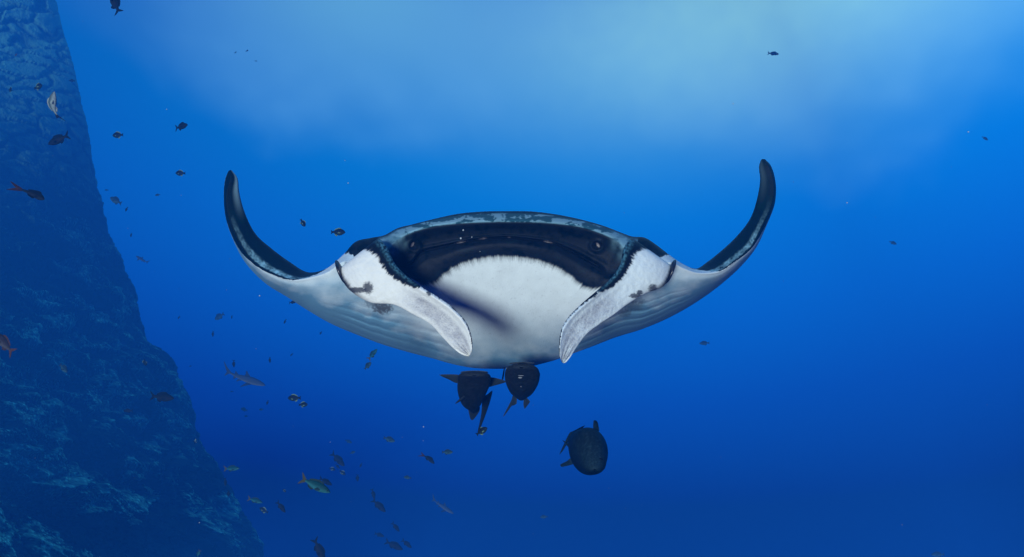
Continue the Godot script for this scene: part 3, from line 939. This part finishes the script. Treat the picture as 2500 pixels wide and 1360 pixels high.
const FISH := [
	[281, 8, 66, -120, 20, 6.5, "dark", "dark fish diving out of the top edge of the photo, only its tail end showing"],
	[93, 212, 30, -8, 25, 8.0, "round", "dark rounded fish with a pale back fin high before the rock wall"],
	[26, 219, 20, 190, 45, 9.0, "round", "tiny dark fish nearest the left edge, high on the rock wall"],
	[127, 256, 66, -72, 10, 6.0, "pale", "pale silvery fish standing almost upright before the rock wall"],
	[143, 341, 62, 160, 10, 6.5, "dark", "dark fish with forked tail heading down left before the upper rock wall"],
	[288, 330, 32, 180, 15, 8.5, "round", "small dark fish facing left, level with the curled pale fish but in open water"],
	[443, 309, 42, -4, 30, 7.5, "dark", "dark fork-tailed fish facing right, highest in the open water left of the manta"],
	[441, 423, 29, 183, 15, 9.5, "round", "small dark fish facing left beside the manta's left wing tip"],
	[90, 477, 56, 25, 20, 5.5, "bent", "fish with an orange brown tail bending away before the rock wall"],
	[176, 197, 18, 185, 10, 17.0, "dark", "faint small fish right at the upper edge of the rock wall"],
	[260, 464, 10, 180, 0, 18.0, "dark", "speck of a fish just above the faint blocky fish by the wall edge"],
	[283, 490, 38, 205, 15, 15.0, "grey", "faint blocky fish by the edge of the rock wall, left of the wing tip"],
	[309, 511, 13, 120, 10, 11.0, "dark", "tiny dark fish just below the faint blocky fish"],
	[320, 574, 11, 95, 0, 12.0, "dark", "tiny upright dark fish beside the middle of the rock wall edge"],
	[39, 134, 9, 150, 20, 9.0, "rust", "tiny reddish fish near the top of the rock wall"],
	[385, 476, 13, 170, 0, 19.0, "grey", "barely visible small fish between wall edge and left wing tip"],
	[10, 838, 76, 218, 15, 5.0, "rust", "rusty red fish cut off by the left edge of the photo"],
	[155, 899, 32, 35, 20, 8.0, "grey", "olive brown fish heading down right before the middle of the rock wall"],
	[354, 885, 19, 110, 40, 8.0, "round", "tiny fish with a yellowish fin turned edge-on before the wall"],
	[396, 970, 64, 4, 10, 6.5, "dark", "dark fork-tailed fish facing right, largest before the lower wall edge"],
	[313, 1003, 26, 178, 10, 9.0, "dark", "slim dark fish below left of the largest one at the wall edge"],
	[480, 1077, 20, 165, 35, 8.0, "pale", "small pale blue fish shining at the lower edge of the rock wall"],
	[566, 1144, 42, -4, 10, 7.5, "teal", "pale teal fish facing right just off the lower wall edge"],
	[550, 1177, 18, 70, 30, 9.0, "dark", "small dark fish pointing down below the pale teal fish at the wall"],
	[558, 1205, 19, 105, 30, 9.0, "dark", "lower of two small upright dark fish below the pale teal fish"],
	[623, 1222, 40, 12, 10, 7.5, "teal", "slender fish with whitish head facing right near the bottom left"],
	[644, 1246, 25, 205, 10, 8.0, "round", "small dark fish with pale back fin right below the slender whitish one"],
	[485, 1351, 24, 120, 25, 7.0, "teal", "yellowish tail of a fish at the bottom edge before the rock wall"],
	[536, 773, 32, 150, 20, 20.0, "grey", "faint grey fish hovering above the left shark"],
	[437, 775, 9, 120, 0, 14.0, "dark", "speck of a fish by the wall, left of the faint grey fish"],
	[566, 774, 9, 100, 0, 14.0, "dark", "speck of a fish just right of the faint grey fish"],
	[520, 815, 15, 92, 0, 14.0, "dark", "tiny upright fish below the faint grey fish"],
	[571, 888, 19, 95, 15, 11.0, "dark", "small dark upright fish right above the left shark"],
	[596, 1000, 20, 190, 20, 18.0, "grey", "faint small fish below the left shark, left one of its cluster"],
	[638, 1000, 13, 170, 20, 18.0, "grey", "faint small fish below the left shark, right one of its cluster"],
	[601, 1016, 10, 180, 0, 19.0, "grey", "faint speck of a fish lowest below the left shark"],
	[465, 894, 7, 170, 0, 16.0, "dark", "speck of a fish between the rock wall and the shark's tail"],
	[566, 956, 8, 180, 0, 16.0, "dark", "speck of a fish close under the left shark's belly"],
	[715, 738, 20, -8, 10, 9.0, "dark", "small dark fish touching the outline of the manta's left wing from below"],
	[783, 813, 10, 120, 20, 12.0, "dark", "tiny fish below the lower edge of the manta's left wing"],
	[696, 785, 13, 115, 0, 18.0, "dark", "faint tiny slanting fish below the middle of the left wing"],
	[910, 865, 36, -48, 15, 8.0, "teal", "upper of two fish slanting up beneath the manta's left side"],
	[898, 893, 26, -45, 20, 8.5, "grey", "lower of two fish slanting up beneath the manta's left side"],
	[659, 879, 15, 92, 10, 11.0, "dark", "small dark upright fish right of the shark and above its snout"],
	[653, 983, 13, 110, 10, 11.0, "dark", "small dark slanting fish under the snout of the left shark"],
	[712, 866, 10, 130, 0, 17.0, "dark", "faint speck of a fish right of the shark, below the wing"],
	[719, 972, 35, 176, 10, 6.5, "round", "dark fish with a yellowish back fin facing left, one of a close pair"],
	[740, 988, 26, -6, 20, 6.8, "round", "dark fish facing right just under the yellow-finned one"],
	[950, 1073, 31, 15, 15, 11.0, "grey", "faint teal fish facing right below the left remora's far side"],
	[851, 1078, 18, 20, 10, 17.0, "grey", "faint small fish above the dark cluster in the lower middle"],
	[861, 1105, 15, -20, 10, 15.0, "grey", "faint small fish just above right of the dark cluster"],
	[1049, 1121, 31, 38, 25, 7.5, "bent", "dark fish with raised tail curving down, left of the teal fish below the remora"],
	[1092, 1104, 28, -4, 15, 7.5, "grey", "teal grey fish facing right beneath the left remora"],
	[825, 1122, 46, 40, 15, 10.5, "dark", "largest dark fish of the cluster slanting down in the lower middle"],
	[811, 1145, 17, 10, 20, 12.0, "round", "leftmost small fish of the dark cluster"],
	[824, 1139, 15, 40, 20, 12.0, "dark", "small fish in the middle of the dark cluster"],
	[836, 1154, 19, 30, 20, 11.5, "round", "lowest small fish of the dark cluster"],
	[881, 1136, 13, 110, 0, 13.0, "dark", "small upright fish right of the dark cluster"],
	[873, 1167, 20, 95, 25, 11.0, "dark", "dark fish pointing down below right of the dark cluster"],
	[995, 1166, 20, 182, 15, 10.0, "grey", "grey fish facing left halfway between the cluster and the black jack"],
	[770, 1185, 82, 24, 5, 5.2, "teal", "teal fish with a yellow forked tail, largest of the fish at the bottom"],
	[795, 1176, 36, 25, 10, 8.0, "dark", "dark fish just behind the yellow-tailed teal fish"],
	[694, 1198, 11, 40, 10, 9.0, "round", "tiny dark fish left of the yellow-tailed teal fish"],
	[686, 1238, 34, 48, 10, 7.0, "dark", "dark fish slanting down below left of the yellow-tailed fish"],
	[911, 1206, 24, 70, 20, 11.0, "dark", "upper dark fish of a slanting pair near the bottom"],
	[925, 1235, 44, 40, 10, 10.0, "dark", "lower and larger dark fish of a slanting pair near the bottom"],
	[966, 1287, 28, 45, 15, 11.0, "dark", "dark fish at the top of the bottom group of four"],
	[926, 1306, 26, 10, 20, 13.0, "dark", "faint dark fish at the left of the bottom group of four"],
	[962, 1332, 48, 22, 10, 10.5, "dark", "longest dark fish of the bottom group of four"],
	[993, 1328, 30, 35, 15, 10.5, "dark", "dark fish at the right of the bottom group of four"],
	[779, 1343, 60, 62, 10, 6.5, "dark", "dark fish diving out of the bottom edge with its tail up"],
	[1176, 1053, 34, -35, 15, 5.5, "round", "small black fish at the tip of the left remora's long fin"],
	[1888, 131, 26, 10, 10, 17.0, "dark", "lone small fish under the bright surface at the upper right"],
	[1720, 838, 24, 175, 10, 20.0, "grey", "lone faint fish right of and below the manta's right wing"],
	[1328, 1262, 19, 170, 15, 14.0, "grey", "lone faint fish below the black jack"],
	[739, 544, 24, 55, 20, 8.0, "round", "small fish pointing down in front of the manta's left wing blade"],
	[825, 567, 38, 2, 10, 7.5, "round", "dark fish with pale back fin facing right above the manta's left shoulder"],
	[633, 671, 13, 170, 20, 13.0, "grey", "faint small fish right outside the bend of the left wing"],
	[2290, 1354, 30, 175, 10, 16.0, "grey", "faint fish cut by the bottom edge at the far right"],
	[2180, 593, 18, 25, 10, 27.0, "grey", "lone barely visible fish in the open water far right"],
	[2405, 338, 16, 40, 10, 30.0, "grey", "highest barely visible fish near the right edge"],
	[575, 128, 7, -40, 0, 18.0, "dark", "left one of three specks of fish under the surface at top left"],
	[603, 124, 8, -30, 0, 18.0, "dark", "right one of three specks of fish under the surface at top left"],
	[625, 149, 7, 10, 0, 19.0, "dark", "lowest one of three specks of fish under the surface at top left"],
]

# ---------------------------------------------------------------- sharks
func shark_model() -> Node3D:
	var o := Node3D.new()
	var back := Color(0.03, 0.045, 0.055)
	var top := [[0.0, 0.006], [0.05, 0.035], [0.15, 0.062], [0.3, 0.08], [0.45, 0.072], [0.6, 0.048], [0.75, 0.026], [0.86, 0.018]]
	var low := [[0.0, 0.006], [0.05, 0.028], [0.15, 0.05], [0.3, 0.07], [0.45, 0.06], [0.6, 0.04], [0.75, 0.022], [0.86, 0.016]]
	var rings := []
	for k in 29:
		var t := 0.86 * k / 28.0
		var a := at_key(top, t)
		var b := at_key(low, t)
		rings.append([Vector3(0.5 - t, (a - b) * 0.5 + maxf(t - 0.7, 0.0) * 0.12, 0.0), Vector3(0, 0, (a + b) * 0.52), Vector3(0, (a + b) * 0.5, 0)])
	var sh := Sheet.new()
	tube(rings, 20, func(_a: float, w: float): return Color(0.08, 0.11, 0.12).lerp(back, smoothstep(-0.7, -0.1, sin(w))), sh)
	piece("body", sh.mesh(), skin_paint(0.7, 0.1), o)
	var up := func(p: Vector2, off: float) -> Vector3: return Vector3(p.x, p.y, off)
	piece("tail_fin", fin_mesh(PackedVector2Array([Vector2(-0.32, 0.04), Vector2(-0.42, 0.10), Vector2(-0.55, 0.21), Vector2(-0.52, 0.15), Vector2(-0.45, 0.05), Vector2(-0.42, 0.01), Vector2(-0.45, -0.08), Vector2(-0.37, -0.01), Vector2(-0.32, 0.005)]), 0.006, up, back * 0.7, back * 0.5), skin_paint(0.7, 0.1), o)
	piece("dorsal_fin", fin_mesh(PackedVector2Array([Vector2(0.13, 0.07), Vector2(0.07, 0.12), Vector2(0.02, 0.165), Vector2(0.0, 0.15), Vector2(0.01, 0.10), Vector2(0.0, 0.065)]), 0.007, up, back * 0.6, back * 0.5), skin_paint(0.7, 0.1), o)
	piece("rear_dorsal_fin", fin_mesh(PackedVector2Array([Vector2(-0.14, 0.035), Vector2(-0.19, 0.07), Vector2(-0.23, 0.095), Vector2(-0.235, 0.07), Vector2(-0.23, 0.025)]), 0.006, up, back * 0.6, back * 0.5), skin_paint(0.7, 0.1), o)
	piece("anal_fin", fin_mesh(PackedVector2Array([Vector2(-0.17, -0.025), Vector2(-0.22, -0.075), Vector2(-0.24, -0.07), Vector2(-0.24, -0.018)]), 0.005, up, back * 0.7, back * 0.6), skin_paint(0.7, 0.1), o)
	for s in [-1.0, 1.0]:
		var side := func(p: Vector2, off: float) -> Vector3: return Vector3(p.x, -0.045 - p.y * 0.55, s * (0.05 + p.y) + off * 0.2)
		piece("pectoral_fin", fin_mesh(PackedVector2Array([Vector2(0.24, 0.0), Vector2(0.16, 0.09), Vector2(0.09, 0.16), Vector2(0.09, 0.10), Vector2(0.12, 0.0)]), 0.006, side, back * 0.8, back * 0.7), skin_paint(0.7, 0.1), o)
		var side2 := func(p: Vector2, off: float) -> Vector3: return Vector3(p.x, -0.045 - p.y * 0.7, s * (0.025 + p.y * 0.6) + off * 0.2)
		piece("pelvic_fin", fin_mesh(PackedVector2Array([Vector2(-0.05, 0.0), Vector2(-0.09, 0.05), Vector2(-0.12, 0.06), Vector2(-0.12, 0.0)]), 0.005, side2, back * 0.8, back * 0.7), skin_paint(0.7, 0.1), o)
	return o

func make_sharks() -> void:
	var first := shark_model()
	var rows := [
		[596, 924, 116, 15, 12, 19.0, "grey reef shark cruising to the right left of and below the manta"],
		[1080, 1236, 64, 28, 15, 22.0, "second, fainter shark heading down right below the remoras"],
		[347, 634, 42, 205, 20, 30.0, "barely visible shark far off beside the rock wall edge"]]
	for k in rows.size():
		var o: Node3D = first if k == 0 else first.duplicate()
		o.name = numbered("shark")
		add_child(o, true)
		var r: Array = rows[k]
		put_animal(o, r[0], r[1], r[2], r[3], r[4], r[5])
		tag(o, r[6], "shark", "sharks in the distance")

# ---------------------------------------------------------------- drifting specks
func make_snow() -> void:
	var sp := SphereMesh.new()
	sp.radius = 1.0
	sp.height = 2.0
	sp.radial_segments = 8
	sp.rings = 4
	sp.material = paint(Color(0.38, 0.42, 0.42), 0.9, 0.1)
	var mm := MultiMesh.new()
	mm.transform_format = MultiMesh.TRANSFORM_3D
	mm.mesh = sp
	var list := [[634, 722, 3.2, 0.0035], [850, 447, 3.4, 0.003], [1790, 253, 3.0, 0.003], [1125, 582, 3.3, 0.0050], [1131, 562, 3.3, 0.0042], [1152, 579, 3.4, 0.003], [1034, 1042, 3.4, 0.003], [407, 267, 3.0, 0.0022], [1172, 614, 3.5, 0.0022], [2068, 495, 3.2, 0.003], [487, 1276, 4.0, 0.003], [2364, 322, 3.0, 0.003], [842, 392, 3.2, 0.002]]
	for k in 70:
		list.append([rng.randf_range(20, 2480), rng.randf_range(20, 1340), rng.randf_range(2.6, 5.5), rng.randf_range(0.0006, 0.0013)])
	mm.instance_count = list.size()
	for k in list.size():
		var q: Array = list[k]
		mm.set_instance_transform(k, Transform3D(Basis.from_scale(Vector3.ONE * float(q[3])), spot(q[0], q[1], q[2])))
	var o := MultiMeshInstance3D.new()
	o.name = "drifting_plankton"
	o.multimesh = mm
	add_child(o, true)
	o.set_meta("kind", "stuff")
	tag(o, "pale specks of plankton drifting all through the water", "plankton")
